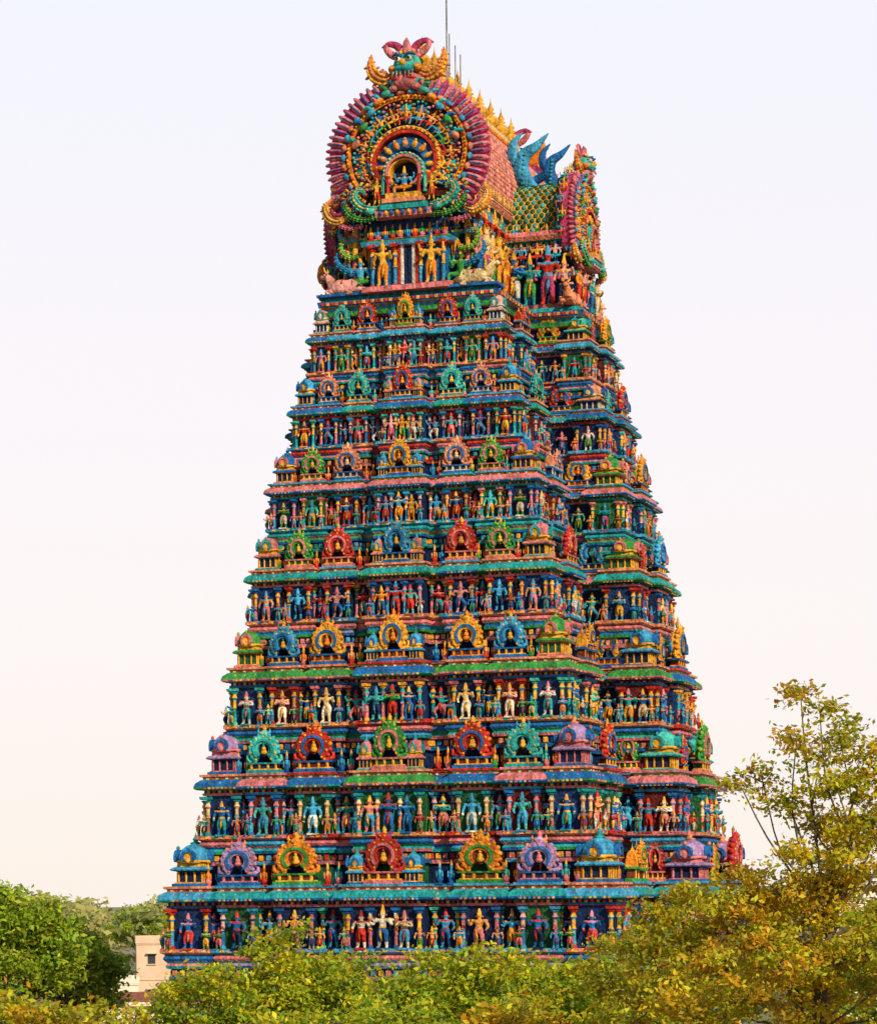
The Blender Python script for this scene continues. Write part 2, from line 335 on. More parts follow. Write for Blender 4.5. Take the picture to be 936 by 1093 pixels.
def tier(i):
    g=G();w,L,lb=dims(i);z0=Z[i];H=Z[i+1]-z0;Hp=(z0-Z[i-1]) if i else 3.0;k=H/5.2
    rs=random.Random(100+i)
    hx=w/2-.98*k;hy=L/2-.98*k;hb=lb/2-.5*k;hw=.37*H
    prof=[(-.1*k,z0-.46*Hp),(-.1*k,z0-.27*Hp),(.05*k,z0-.265*Hp),(.08*k,z0-.235*Hp),(.0,z0-.23*Hp),(.0,z0-.17*Hp),(.16*k,z0-.165*Hp),(.2*k,z0-.14*Hp),(.12*k,z0-.12*Hp),(.22*k,z0-.1*Hp),(.3*k,z0-.08*Hp),(.22*k,z0-.05*Hp),(.24*k,z0-.045*Hp),(.4*k,z0-.03*Hp),(.4*k,z0),
      (.0,z0+.004),(.0,z0+.36*H),(.14*k,z0+.365*H),(.16*k,z0+.385*H),(.06*k,z0+.39*H),(.06*k,z0+.41*H),(.36*k,z0+.415*H),(.47*k,z0+.425*H),(.48*k,z0+.44*H),(.42*k,z0+.475*H),(.22*k,z0+.505*H),(.12*k,z0+.51*H),(.14*k,z0+.53*H),(.26*k,z0+.535*H),(.26*k,z0+.555*H),(-.5*k,z0+.556*H)]
    def tags(bi,wall):
        B=[c(x) for x in BANDS[bi%9]];dk=c(wall)  # dk: dark wall paint, deepened so its colour also carries niche shadow
        return [dk,B[5],B[0],B[1],dk,B[2],B[2],B[3],B[1],B[0],B[0],c('navy'),B[4],B[4],B[1],dk,B[3],B[0],dk,dk,B[5],B[2],B[2],B[1],B[1],B[3],c('gold'),B[0],B[4],B[4]],B
    e=[0.0]
    def rect(cx,cy,a,b,bi=None,wall=None):
        e[0]+=.0023;t,B=tags(i if bi is None else bi,wall or 'deep')
        g.loft(cx,cy,a,b,prof,t,e[0]);kk=k
        dent(g,cx,cy,a,b,z0+.40*H,.26*kk,(.07*kk,.07*kk,.012*H),[c('gold'),c('red')],out=.1*kk)
        dent(g,cx,cy,a,b,z0-.015*Hp,.3*kk,(.1*kk,.03*kk,.009*Hp),[c('gold'),B[3],c('cream')],out=.41*kk)
        dent(g,cx,cy,a,b,z0-.2*Hp,.34*kk,(.11*kk,.06*kk,.022*Hp),[B[4],c('gold'),B[0]],out=.03*kk)
        dent(g,cx,cy,a,b,z0+.52*H,.24*kk,(.07*kk,.05*kk,.009*H),[c('cream'),c('red')],out=.15*kk)
        kc=random.Random(bi or i).choice(['turq','gold','pink','orange','sky'])
        dent(g,cx,cy,a,b,z0+.457*H,.52*kk,(.22*kk,.22*kk,.040*H),[c(kc),c('red'),c('gold')],T=KUDU,out=.38*kk)
        dent(g,cx,cy,a,b,z0+.431*H,.2*kk,(.055*kk,.03*kk,.008*H),[B[0],c('gold'),B[4]],out=.475*kk)
    rect(0,0,hx,hy,None,'navy');rect(0,0,hx+P_,hb,i+4,'navy')
    zs=z0+.556*H;hs=.445*H
    def shrine(T,x,y,N,wd,sp,hh=1.0,dp=None):
        if i==0: return
        dp=dp or wd;hz=hs*hh/1.36
        g.add(T,facing(N,(wd,dp,hz)),(x,y,zs+rs.uniform(0,.01)),[c(q) for q in sp],rs.uniform(.85,1.15))
    def minis(x0,y0,x1,y1,N,n):
        for q in range(n if i else 0):
            f=(q+.5)/n;pl=rs.choice([['orange','red','gold'],['gold','green','orange'],['orange','pink','gold'],['sky','blue','gold'],['skin','red','gold'],['turq','pink','gold']])
            s=.42*k;g.add(DWARF,facing(N,(s*1.3,s*1.2,s*2.0*(H/4.6)**.3)),(x0+(x1-x0)*f,y0+(y1-y0)*f,zs),[c(a) for a in pl])
    def kut(x,y,wd,sp):
        if i: g.add(KUTA,np.diag([wd,wd,hs*1.08/1.36]),(x,y,zs),[c(q) for q in sp])
    cw=.088*w
    sh=[S_[q] for q in SHRINES[i]];cps=[rs.choice(COLP) for _ in range(5)];walls=[rs.choice(['deep','navy','maroon','deep','dgreen','deep','navy']) for _ in range(6)]
    bi=[rs.choice([i,i,rs.randrange(9)]) for _ in range(5)]
    pw=w/2-.43*k; ph=L/2-.43*k
    for sx in(-1,1):
        for sy in(-1,1):
            a=cw/2;rect(sx*(pw-a),sy*(ph-a),a,a,bi[0],walls[0])
            kut(sx*(pw-a+.08*k),sy*(ph-a+.08*k),cw*.92,sh[0])
            rr=random.Random(i*10+3)
            items(g,(sx*(pw-a),sy*ph,0),(0,sy),cw,z0,hw,k,rr,1,True,cps[0]);items(g,(sx*pw,sy*(ph-a),0),(sx,0),cw,z0,hw,k,rr,1,True,cps[0])
    for sy in(-1,1):
        for (cf,bf,pr,ci) in((.326,.078,.56,1),(.2,.082,.42,2)):
            for sx in(-1,1):
                x=sx*cf*w;b=bf*w;rr=random.Random(i*31+ci*7)
                ya=hy-.5*k;yb=hy+pr*k;rect(x,sy*(ya+yb)/2,b/2,(yb-ya)/2,bi[ci],walls[ci])
                items(g,(x,sy*yb,0),(0,sy),b,z0,hw,k,rr,1,True,cps[ci])
                shrine(GAV,x,sy*(yb-.05*k),(0,sy),b*(1.2 if ci==2 else 1.12),sh[ci],1.04 if ci==2 else .97,1.1*k)
        for sx in(-1,1):
            for q,cf in enumerate((.389,.263,.122)):
                rr=random.Random(i*13+q);items(g,(sx*cf*w,sy*(hy+.02),0),(0,sy),.058*w,z0,hw,k*.8,rr,1,True,cps[3])
                minis(sx*(cf*w-.025*w),sy*(hy+.2*k),sx*(cf*w+.025*w),sy*(hy+.2*k),(0,sy),2)
        b=.165*w;ya=hy-.5*k;yb=hy+.85*k;rect(0,sy*(ya+yb)/2,b/2,(yb-ya)/2,bi[4],walls[4])
        rr=random.Random(i*77);items(g,(0,sy*yb,0),(0,sy),b,z0,hw,k,rr,3,True,cps[4])
        for u in(-.17,.17): g.add(COLM,np.diag([hw*.7,hw*.7,hw]),(u*b,sy*(yb+.2*k),z0),[c(q) for q in cps[4]])
        shrine(GAV,0,sy*(yb-.05*k),(0,sy),b*.52,sh[3],1.12,1.2*k)
        for sx in(-1,1):
            shrine(KUTA,sx*b*.37,sy*(yb-.15*k),(0,sy),b*.25,S_['blue' if i%2 else 'pinkb'],.75,.6*k)
    d1=(L-lb)/2
    for sx in(-1,1):
        for sy in(-1,1):
            y=sy*(lb/2+d1*.42);b=d1*.25;rr=random.Random(i*5+1)
            xa=hx-.5*k;xb=hx+.56*k;rect(sx*(xa+xb)/2,y,(xb-xa)/2,b/2,bi[2],walls[2])
            items(g,(sx*xb,y,0),(sx,0),b,z0,hw,k,rr,1,True,cps[2]);shrine(SALA if i%2 else GAV,sx*(xb-.05*k),y,(sx,0),b*1.15,sh[2],1.02,1.*k)
            for f in(.13,.66):
                yy=sy*(lb/2+d1*f);items(g,(sx*(hx+.02),yy,0),(sx,0),d1*.2,z0,hw,k*.8,rs,1,True);minis(sx*(hx+.1*k),yy-.35,sx*(hx+.1*k),yy+.35,(sx,0),2)
            cb=.22*lb;xo=w/2+P_-.45*k;yo=lb/2
            rect(sx*(xo-cb/2),sy*(yo-cb/2),cb/2,cb/2,bi[1],walls[1])
            kut(sx*(xo-cb/2),sy*(yo-cb/2),cb*.95,sh[1])
            items(g,(sx*(xo-cb/2),sy*yo,0),(0,sy),cb,z0,hw,k,rs,2 if cb>1.6 else 1,True,cps[1]);items(g,(sx*xo,sy*(yo-cb/2),0),(sx,0),cb,z0,hw,k,rs,1,True,cps[1])
            fw=(xo-cb)-hx
            if fw>.5:
                xm=hx+fw*.5;items(g,(sx*xm,sy*(hb+.02),0),(0,sy),fw,z0,hw,k*.8,rs,2 if fw>1.5 else 1,True,cps[0])
                shrine(GAV,sx*xm,sy*(hb+.1*k),(0,sy),min(fw*1.0,1.7*k),sh[3],1.,.9*k)
            yy=sy*lb*.2;items(g,(sx*(hx+P_+.02),yy,0),(sx,0),lb*.12,z0,hw,k*.8,rs,1,False)
        xo=hx+P_;b=lb*.26;xa=xo-.5*k;xb=xo+.9*k;rect(sx*(xa+xb)/2,0,(xb-xa)/2,b/2,bi[4],walls[4])
        items(g,(sx*xb,0,0),(sx,0),b,z0,hw,k,rs,2,True,cps[4]);shrine(GAV,sx*(xb-.05*k),0,(sx,0),b*.9,sh[3],1.15,1.2*k)
        for sy in(-1,1): shrine(GAV,sx*(xo+.3*k),sy*lb*.2,(sx,0),lb*.13,sh[2],.8,.7*k)
    g.obj('tier_%d'%(i+1),PM,TOWER)
for i in range(8): tier(i)
g=G();w,L,lb=dims(0)
pr=[(1.2,-.5),(1.2,.5),(.9,.55),(.9,.9),(1.1,1.0),(.8,1.4),(.5,1.45),(.5,3.0),(.9,3.1),(1.0,3.3),(.3,3.5),(.2,4.2)]
for e,(a,b) in enumerate(((w/2-.6,L/2-.6),(w/2+P_-.6,lb/2))): g.loft(0,0,a,b,pr,[c('stone')]*len(pr),e*.003)
for x in np.linspace(-10,10,12): g.box((x,-L/2-.05,2.2),(.25,.3,.8),c('stone'))
g.obj('granite_base',PM,TOWER)

# ---------------------------------------------------------------- crown of the tower
def t_nasi():
    g=G();C=c
    a0,a1=R_(-46),R_(226);cz=0
    g.ring(0,cz,0.4,3.25,a0,a1,48,-.2,.55,C('blue'))
    g.ring(0,cz,2.6,3.5,a0,a1,64,-.24,.3,C('mag'))
    n=52
    for i in range(n):
        a=a0+(a1-a0)*i/(n-1)
        g.ell((3.2*math.cos(a),-.26,cz+3.2*math.sin(a)),(.5,.17,.14),C(['pink','pink','mag'][i%3]),rot=a)
        g.tube([(2.8*math.cos(a),-.4,2.8*math.sin(a)),(3.3*math.cos(a),-.45,3.3*math.sin(a)),(3.62*math.cos(a),-.3,3.62*math.sin(a))],[.03,.04,.02],4,C('lilac' if i%2 else 'blue'))
    for i in range(30):
        a=a0+(a1-a0)*i/29
        g.ell((2.8*math.cos(a),-.42,2.8*math.sin(a)),(.13,.12,.17),C('salmon' if i%2 else 'sky'),rot=a,lo=True)
    for i in range(70):
        a=a0+(a1-a0)*i/69;g.ell((2.6*math.cos(a),-.5,2.6*math.sin(a)),(.065,.08,.065),C('gold') if i%3 else C('red'),lo=True)
    g.ring(0,0,2.48,2.66,a0,a1,56,-.46,.2,C('orange'))
    rs=random.Random(5)
    g.ring(0,-.1,1.5,2.5,a0,a1,50,-.3,.1,C('deep'))
    for i in range(15):
        a=R_(-36)+R_(252)*i/14;x,z=1.99*math.cos(a),-.1+1.99*math.sin(a)
        al=(a-math.pi/2);ca,sa=math.cos(al),math.sin(al);s=.95
        g.ell((x,-.3,z),(.34,.12,.44),C(['blue','teal','maroon'][i%3]),rot=al)
        M=np.array([[ca,0,-sa],[0,1,0],[sa,0,ca]])*s*np.array([1.15,1,1])
        g.add(SEAT,M,(x+sa*.74,-.42,z-ca*.74),[C(['gold','orange','skin'][i%3]),C(rs.choice(['red','sky','gold','green'])),C('gold'),C('red'),C('black')])
        for q in range(7):
            b=al+math.pi*q/6;g.ell((x+.37*math.cos(b),-.42,z+.1+.4*math.sin(b)),(.07,.08,.07),C(['turq','orange','pink'][i%3]),lo=True)
    g.ring(0,-.35,1.42,1.56,a0,a1,40,-.62,.1,C('gold'));g.ring(0,-.42,1.28,1.42,a0,a1,40,-.7,.1,C('red'))
    for i in range(34):
        a=a0+(a1-a0)*i/33;g.ell((1.5*math.cos(a),-.64,-.35+1.5*math.sin(a)),(.06,.06,.06),C('orange' if i%2 else 'cream'),lo=True)
    g.ring(0,-.6,.8,1.3,a0,a1,36,-.5,.1,C('blue'))
    for i in range(11):
        a=R_(-20)+R_(220)*i/10;x,z=1.08*math.cos(a),-.68+1.08*math.sin(a)
        g.ell((x,-.58,z),(.13,.13,.2),C(['orange','gold','skin'][i%3]),rot=a-math.pi/2);g.ell((x*1.17,-.62,-.68+(z+.68)*1.17),(.07,.08,.09),C('gold'),lo=True)
    g.ring(0,-.95,.78,.9,a0-.1,a1+.1,28,-.85,.1,C('turq'));g.ring(0,-.97,.68,.78,a0-.1,a1+.1,28,-.95,.1,C('pink'));g.ring(0,-1.0,.6,.68,a0-.2,a1+.2,24,-.8,.1,C('gold'))
    g.ring(0,-1.1,0,.62,0,2*math.pi,24,-.35,.1,C('navy'));g.box((0,-.35,-1.8),(.66,.3,.65),C('navy'))
    for i in range(22):
        a=a0+(a1-a0)*i/21;g.ell((.86*math.cos(a),-.88,-.95+.86*math.sin(a)),(.05,.05,.05),C('cream'),lo=True)
    g.add(SEAT,np.diag([1.6,1.3,1.4]),(0,-.75,-2.3),[C('sky'),C('orange'),C('gold'),C('red'),C('black')])
    g.box((0,-.7,-2.08),(.75,.35,.12),C('gold'));g.box((0,-.7,-2.3),(.9,.42,.1),C('salmon'));g.box((0,-.6,-2.55),(1.0,.45,.14),C('teal'));g.box((0,-.45,-2.85),(1.25,.5,.15),C('pink'))
    for q in range(9): g.ell((-1.0+.25*q,-1.0,-2.83),(.09,.08,.12),C('gold' if q%2 else 'blue'),lo=True)
    for sg in(1,-1):
        g.lathe([(.1,-1.95),(.08,-1.85),(.08,-1.25),(.13,-1.15)],8,C('red'),o=(sg*.68,-.9,0));g.lathe([(.1,-1.95),(.08,-1.85),(.08,-1.25),(.13,-1.15)],8,C('turq'),o=(sg*.92,-.8,0))
        g.add(FIG[1],np.diag([sg*1.2,1.1,1.1]),(sg*1.2,-.8,-2.35),[C('gold'),C('red'),C('gold'),C('red'),C('black')])
        # makaras at the springing
        g.tube([(sg*1.15,-.6,-2.55),(sg*1.5,-.75,-2.6),(sg*1.95,-.75,-2.4),(sg*2.25,-.7,-1.95),(sg*2.1,-.65,-1.6),(sg*1.85,-.65,-1.65),(sg*1.82,-.65,-1.85)],[.15,.2,.21,.18,.14,.1,.05],9,C('teal'),sub=3,scales=(C('turq'),C('gold')))
        g.tube([(sg*1.1,-.85,-2.95),(sg*1.7,-.85,-3.05),(sg*2.3,-.8,-2.85),(sg*2.65,-.75,-2.4),(sg*2.6,-.7,-2.05)],[.08,.13,.15,.11,.03],8,C('dgreen'),sub=4,scales=(C('green'),C('lime')))
        g.tube([(sg*1.9,-.6,-3.25),(sg*2.5,-.6,-3.3),(sg*3.0,-.6,-3.05),(sg*3.1,-.6,-2.75)],[.08,.12,.1,.04],8,C('mag'),sub=4,scales=(C('pink'),C('rose')))
        g.ell((sg*1.5,-.95,-2.7),(.22,.22,.18),C('turq'));g.ell((sg*1.55,-1.13,-2.62),(.07,.06,.07),C('white'));g.ell((sg*1.55,-1.18,-2.62),(.035,.03,.035),C('black'))
        for q in range(16):
            a=R_(-110+q*18);rr_=.36+.035*q;g.ell((sg*(2.15+rr_*math.cos(a)),-.72,-2.1+rr_*math.sin(a)),(.13,.1,.06),C(['lime','gold','sky','orange'][q%4]),rot=a if sg>0 else math.pi-a,lo=True)
        # gold outer crescents
        g.tube([(sg*2.55,-.55,-2.75),(sg*3.0,-.6,-2.95),(sg*3.42,-.55,-2.7),(sg*3.6,-.5,-2.2),(sg*3.35,-.5,-1.85)],[.1,.2,.22,.15,.03],9,C('orange'),sub=4,scales=(C('gold'),C('cream')))
        g.tube([(sg*2.75,-.75,-2.6),(sg*3.05,-.8,-2.7),(sg*3.3,-.75,-2.4)],[.08,.1,.05],7,C('mag'),sub=2)
        for q in range(6):
            g.ell((sg*(.5+.34*q),-.55,2.98-.13*q-.07*q*q),(.24,.16,.15),C(['pink','turq','orange','sky','green','salmon'][q]),rot=-sg*(.3+.14*q))
            g.tube([(sg*(.45+.34*q),-.58,3.1-.13*q-.07*q*q),(sg*(.6+.36*q),-.62,3.3-.15*q-.07*q*q),(sg*(.8+.36*q),-.58,3.27-.16*q-.07*q*q)],[.09,.09,.02],6,C(['turq','green','sky','turq','blue','teal'][q]),sub=2)
    # kirtimukha head
    z=4.25
    g.ell((0,-.4,3.3),(.75,.45,.42),C('pink'));g.ell((0,-.2,z-.15),(.62,.6,.55),C('turq'));g.ell((0,-.6,z-.45),(.5,.4,.22),C('teal'))
    g.ell((0,-.85,z-.2),(.15,.2,.18),C('gold'))
    for sg in(1,-1):
        g.ell((sg*.25,-.72,z+.0),(.14,.14,.12),C('white'));g.ell((sg*.25,-.86,z+.0),(.06,.05,.07),C('black'))
        g.tube([(sg*.05,-.75,z+.12),(sg*.28,-.84,z+.22),(sg*.52,-.65,z+.16)],[.06,.08,.04],6,C('blue'),sub=2)
        g.ell((sg*.55,-.5,z-.38),(.2,.22,.2),C('orange'));g.ell((sg*.55,-.7,z-.38),(.1,.08,.1),C('gold'))
        g.tube([(sg*.5,-.2,z-.55),(sg*.95,-.25,z-.78),(sg*1.38,-.25,z-.55),(sg*1.62,-.2,z-.05),(sg*1.6,-.15,z+.55)],[.2,.28,.3,.2,.02],9,C('orange'),flat=.6,sub=3,scales=(C('gold'),C('salmon')))
        g.tube([(sg*.4,-.15,z+.25),(sg*.7,-.15,z+.42),(sg*.95,-.15,z+.75),(sg*.85,-.15,z+1.05)],[.16,.18,.13,.03],8,C('pink'),flat=.6,sub=3)
        g.tube([(sg*.2,-.15,z+.35),(sg*.4,-.15,z+.75),(sg*.8,-.15,z+.92),(sg*1.15,-.1,z+.8)],[.2,.18,.14,.03],8,C('mag'),flat=.6,sub=3)
        for q in range(3): g.tube([(sg*(.1+.16*q),-.85,z-.6),(sg*(.11+.17*q),-.9,z-.83)],[.06,.01],5,C('white'))
        g.ell((sg*.28,-.65,z-.9),(.3,.2,.09),C('red'))
    g.ell((0,-.25,z+.45),(.42,.3,.2),C('pink'))
    g.tube([(0,-.25,z+.6),(0,-.3,z+.9),(0,-.25,z+1.1)],[.2,.14,.03],7,C('pink'))
    for q in range(5): g.ell((-.36+.18*q,-.5,z+.36),(.08,.12,.1),C('gold'),lo=True)
    g.ring(0,0,0,3.25,a0,a1,40,.3,.5,C('blue'))
    return g.done()
NASI=t_nasi()
zp=Z[8]
def top():
    g=G();C=c;rs=random.Random(11)
    w,L,lb=dims(8)
    pf=[(-.2,zp-1.7),(-.2,zp-.75),(.05,zp-.7),(.1,zp-.5),(-.05,zp-.45),(-.05,zp-.3),(.15,zp-.25),(.2,zp),(.0,zp+.02),(-.1,zp+.25),(-.9,zp+.26)]
    tg=[C('deep'),C('pink'),C('green'),C('deep'),C('sky'),C('gold'),C('blue'),C('pink'),C('teal'),C('teal')]
    for e,(a,b) in enumerate(((w/2-.1,L/2-.1),(w/2+P_-.1,lb/2))):
        g.loft(0,0,a,b,pf,tg+[tg[-1]],e*.004)
        dent(g,0,0,a,b,zp-.12,.22,(.07,.04,.07),[C('red'),C('gold')],out=.2)
    zq=zp+.25
    gh=[(.35,zq),(.35,zq+.25),(.1,zq+.3),(0,zq+.32),(0,zq+3.9),(.15,zq+3.95),(.2,zq+4.15),(.1,zq+4.2),(.1,zq+4.35),(.4,zq+4.4),(.5,zq+4.6),(.35,zq+4.85),(.2,zq+4.9)]
    gt=[C('pink'),C('blue'),C('green'),C('deep'),C('sky'),C('pink'),C('gold'),C('deep'),C('teal'),C('salmon'),C('pink'),C('red'),C('red')]
    for e,(a,b) in enumerate(((2.6,7.3),(5.3,1.8))):
        g.loft(0,0,a,b,gh if not e else [(o,z-(1.1 if q>3 else 0)) for q,(o,z) in enumerate(gh)],gt,e*.003)
        dent(g,0,0,a,b,zq+(4.28 if not e else 3.18),.3,(.09,.09,.06),[C('gold'),C('turq')],out=.12)
    for sy in(-1,1):
        g.loft(0,sy*7.6,1.9,.45,[(.3,zq),(.3,zq+.3),(0,zq+.32),(0,zq+2.1),(.3,zq+2.15),(.35,zq+2.35),(.1,zq+2.5),(.1,zq+3.3)],[C('salmon'),C('teal'),C('blue'),C('pink'),C('sky'),C('green'),C('deep'),C('deep')])
        y=sy*8.1
        for x,cl in((-.42,'red'),(-.28,'white'),(-.1,'navy'),(.1,'navy'),(.28,'white'),(.42,'red')): g.box((x,y,zq+1.25),(.075,.08+.02*(cl!='navy'),.9),C(cl))
        for x in(-.62,.62,-1.72,1.72): g.add(COLM,np.diag([1.4,1.4,2.1]),(x,y-sy*(-.08),zq+.2),[C('sky'),C('red'),C('gold')])
        for x in(-1.18,1.18):
            g.add(FIG[1 if x<0 else 4],facing((0,sy),(2.2,2.1,2.0)),(x,sy*8.35,zq+.25),[C('gold'),C('orange'),C('gold'),C('red'),C('black')])
        g.box((0,sy*8.2,zq+.1),(2.1,.5,.12),C('pink'))
        for q in range(11): g.add(DWARF,facing((0,sy),(.5,.45,.55)),(-1.8+.36*q,sy*8.2,zq+2.45),[C(['gold','sky','orange','green'][q%4]),C(['red','pink','blue'][q%3]),C('gold')])
        for sx in(-1,1):
            g.add(SEAT,facing((0,sy),(2.1,2.0,2.0)),(sx*2.45,sy*7.85,zq-.25),[C('sky' if sx<0 else 'green'),C('green'),C('gold'),C('red'),C('black')])
            g.add(FIG[2],facing((0,sy),(2.0*sx,1.8,1.9)),(sx*2.2,sy*7.7,zq+1.25),[C('teal'),C('orange'),C('gold'),C('red'),C('black')])
            g.add(FIG[3],facing((0,sy),(1.5*sx,1.4,1.4)),(sx*3.0,sy*7.5,zq+1.1),[C('green'),C('red'),C('gold'),C('red'),C('black')])
            g.add(NANDI,np.array([[-sx*1.15,0,0],[0,1.2,0],[0,0,1.15]]),(sx*3.2,sy*8.0,zq-.03),[C('rose' if sx<0 else 'cream'),C('gold'),C('black'),C('red')])
            g.box((sx*3.2,sy*7.95,zq+.02),(1.2,.55,.06),C('blue'))
            g.tube([(sx*2.4,sy*7.9,zq+1.9),(sx*2.9,sy*8.,zq+1.8),(sx*3.3,sy*8.,zq+2.1),(sx*3.3,sy*8.,zq+2.6),(sx*2.95,sy*8,zq+2.65)],[.1,.13,.12,.09,.03],8,C('green'),sub=3,scales=(C('lime'),C('gold')))
            g.tube([(sx*2.6,sy*7.8,zq+1.1),(sx*3.1,sy*7.9,zq+1.2),(sx*3.6,sy*7.9,zq+1.7),(sx*3.5,sy*7.9,zq+2.2)],[.12,.16,.12,.03],8,C('blue'),sub=3,scales=(C('sky'),C('teal')))
            g.tube([(sx*2.7,sy*7.8,zq+2.7),(sx*3.1,sy*7.9,zq+2.6),(sx*3.45,sy*7.9,zq+2.9),(sx*3.4,sy*7.9,zq+3.3)],[.1,.13,.1,.03],8,C('sky'),sub=3,scales=(C('turq'),C('pink')))
        g.add(NASI,facing((0,sy),(1.1,1,1.0)),(0,sy*7.85,46.4))
    for sx in(-1,1):
        g.add(NASI,facing((sx,0),(.72,.85,.72)),(sx*5.95,0,44.4))
        g.loft(sx*5.4,0,.6,1.7,[(.2,zq),(.2,zq+.3),(0,zq+.32),(0,zq+1.5),(.3,zq+1.55),(.35,zq+1.75),(.1,zq+1.9)],[C('salmon'),C('teal'),C('blue'),C('pink'),C('sky'),C('green'),C('blue')])
        for y in(-1.6,-.7,.7,1.6):
            g.add(FIG[rs.choice(POSE)],facing((sx,0),(2.1,2.0,1.8)),(sx*6.35,y,zq+.2),figpal(rs))
        for sy in(-1,1):
            for q,x in enumerate((3.3,4.1,5.0,5.8)):
                s=(2.5,2.2,2.6,2.1)[q];g.add(FIG[(q+3)%5],facing((0,sy),(s*1.15,s,s)),(sx*x,sy*(2.3),zq+.15),figpal(rs))
                g.add(SEAT,facing((0,sy),(1.3,1.2,1.2)),(sx*(x+.3),sy*2.05,zq+2.0),figpal(rs))
            g.add(NANDI,np.array([[0,sx*-1.0,0],[ -sy*1.0,0,0],[0,0,1.0]]),(sx*6.1,sy*2.3,zq-.02),[C('salmon'),C('gold'),C('black'),C('red')])
            for q in range(7): g.add(DWARF,facing((0,sy),(.55,.5,.6)),(sx*(2.9+.5*q),sy*2.1,zq+3.35),[C(['gold','sky','orange','green'][q%4]),C(['red','pink','blue'][q%3]),C('gold')])
            for q in range(7):
                a=R_(-20+q*17);g.add(SEAT,facing((0,sy),(.8,.8,.8)),(sx*(5.7+.1*(q%2)),sy*(2.4*math.cos(a)+.15),44.4+2.4*math.sin(a)-.3),[C(['teal','gold','sky','orange'][q%4]),C(['red','green','pink'][q%3]),C('gold'),C('red'),C('black')])
        for sy in(-1,1):
            for q,y in enumerate((3.1,4.2,5.2,6.2,7.2)):
                s=(2.7,3.1,2.6,3.2,2.7)[q]
                g.add(FIG[(q+1)%5],facing((sx,0),(s*1.15,s,s)),(sx*3.15,sy*y,zq+.1),[C(['orange','gold','skin','cream','pink'][q]),C(['red','orange','green','mag','blue'][q]),C('gold'),C('red'),C('black')])
                g.add(COLM,np.diag([2.0,2.0,3.6]),(sx*2.75,sy*(y+.5),zq+.25),[C('pink'),C('blue'),C('gold')])
                g.add(SEAT,facing((sx,0),(1.5,1.4,1.4)),(sx*3.1,sy*(y+.4),zq+2.7),[C(['teal','gold','sky','orange','green'][q]),C('red'),C('gold'),C('red'),C('black')])
    def vault(hw,z0,z1,l0,l1,axis,cols,ts):
        n=14;H=z1-z0
        sec=[]
        for q in range(n+1):
            a=R_(-14)+(math.pi+R_(28))*q/n
            sec.append((hw*math.cos(a),z0+H*.12+H*.88*math.sin(a) if math.sin(a)>0 else z0+H*.12+H*.5*math.sin(a)))
        sec=np.array(sec)
        def P(u,zz,l): return (u,l,zz) if axis=='y' else (l,u,zz)
        v=[];f=[]
        for l in(l0,l1):
            for u,zz in sec: v.append(P(u,zz,l))
        for q in range(n): f.append((q,q+1,n+2+q,n+1+q))
        f+=[tuple(range(n+1)),tuple(range(n+1,2*n+2))]
        g.raw(v,f,cols[0])
        d=np.linalg.norm(np.diff(sec,axis=0),axis=1);cum=np.concatenate([[0],np.cumsum(d)])
        rows=int(cum[-1]/(ts*.8));nl=int(abs(l1-l0)/ts)
        for r in range(rows):
            s=cum[-1]*(r+.5)/rows;u=np.interp(s,cum,sec[:,0]);zz=np.interp(s,cum,sec[:,1])
            s2=s+.05;du=np.interp(s2,cum,sec[:,0])-u;dz=np.interp(s2,cum,sec[:,1])-zz;m=math.hypot(du,dz)+1e-9;du/=m;dz/=m
            for q in range(nl):
                l=l0+(l1-l0)*(q+.5+.5*(r%2))/nl
                if l>max(l0,l1)-.1: continue
                A=np.array(P(du,dz,0))*ts*.5;Bv=np.array(P(0,0,1))*ts*.44;Nn=np.cross(A,Bv);Nn/=np.linalg.norm(Nn)
                g.add(SPL,np.stack([A,Bv,Nn*.07],axis=1),P(u,zz,l),[cols[1+(r+q)%(len(cols)-1)]])
    vault(3.0,zq+4.6,49.9,-7.4,7.9,'y',[C('red'),C('salmon'),C('rose'),C('pink')],.3)
    vc=[C('gold'),C('dgreen'),C('teal'),C('dgreen')]
    vault(1.7,zq+3.3,46.5,2.2,5.9,'x',vc,.3);vault(1.7,zq+3.3,46.5,-5.9,-2.2,'x',vc,.3)
    for sx in(-1,1):
        for y in np.arange(-7,7.01,.42):
            g.add(GAV,facing((sx,0),(.42,.4,.5)),(sx*2.98,y,zq+4.75),[C('gold'),C('cream'),C('red'),C('brown'),C('orange')])
    g.box((0.3,.2,49.95),(.4,7.6,.2),C('gold'));g.box((0.3,.2,50.25),(.6,7.65,.1),C('cream'))
    for x in(-.22,.86):
        for y in np.arange(-7.2,7.7,.36): g.ell((x,y,50.1),(.08,.13,.16),C('orange'),lo=True)
    for q in range(9):
        y=-6.9+14.2*q/8
        g.lathe([(.001,0),(.34,.0),(.34,.1),(.14,.18),(.18,.26),(.42,.48),(.45,.66),(.3,.86),(.1,.95),(.24,1.05),(.1,1.13),(.18,1.24),(.08,1.42),(.03,1.6),(.001,1.85)],12,C('gold'),o=(0.35,y,50.34))
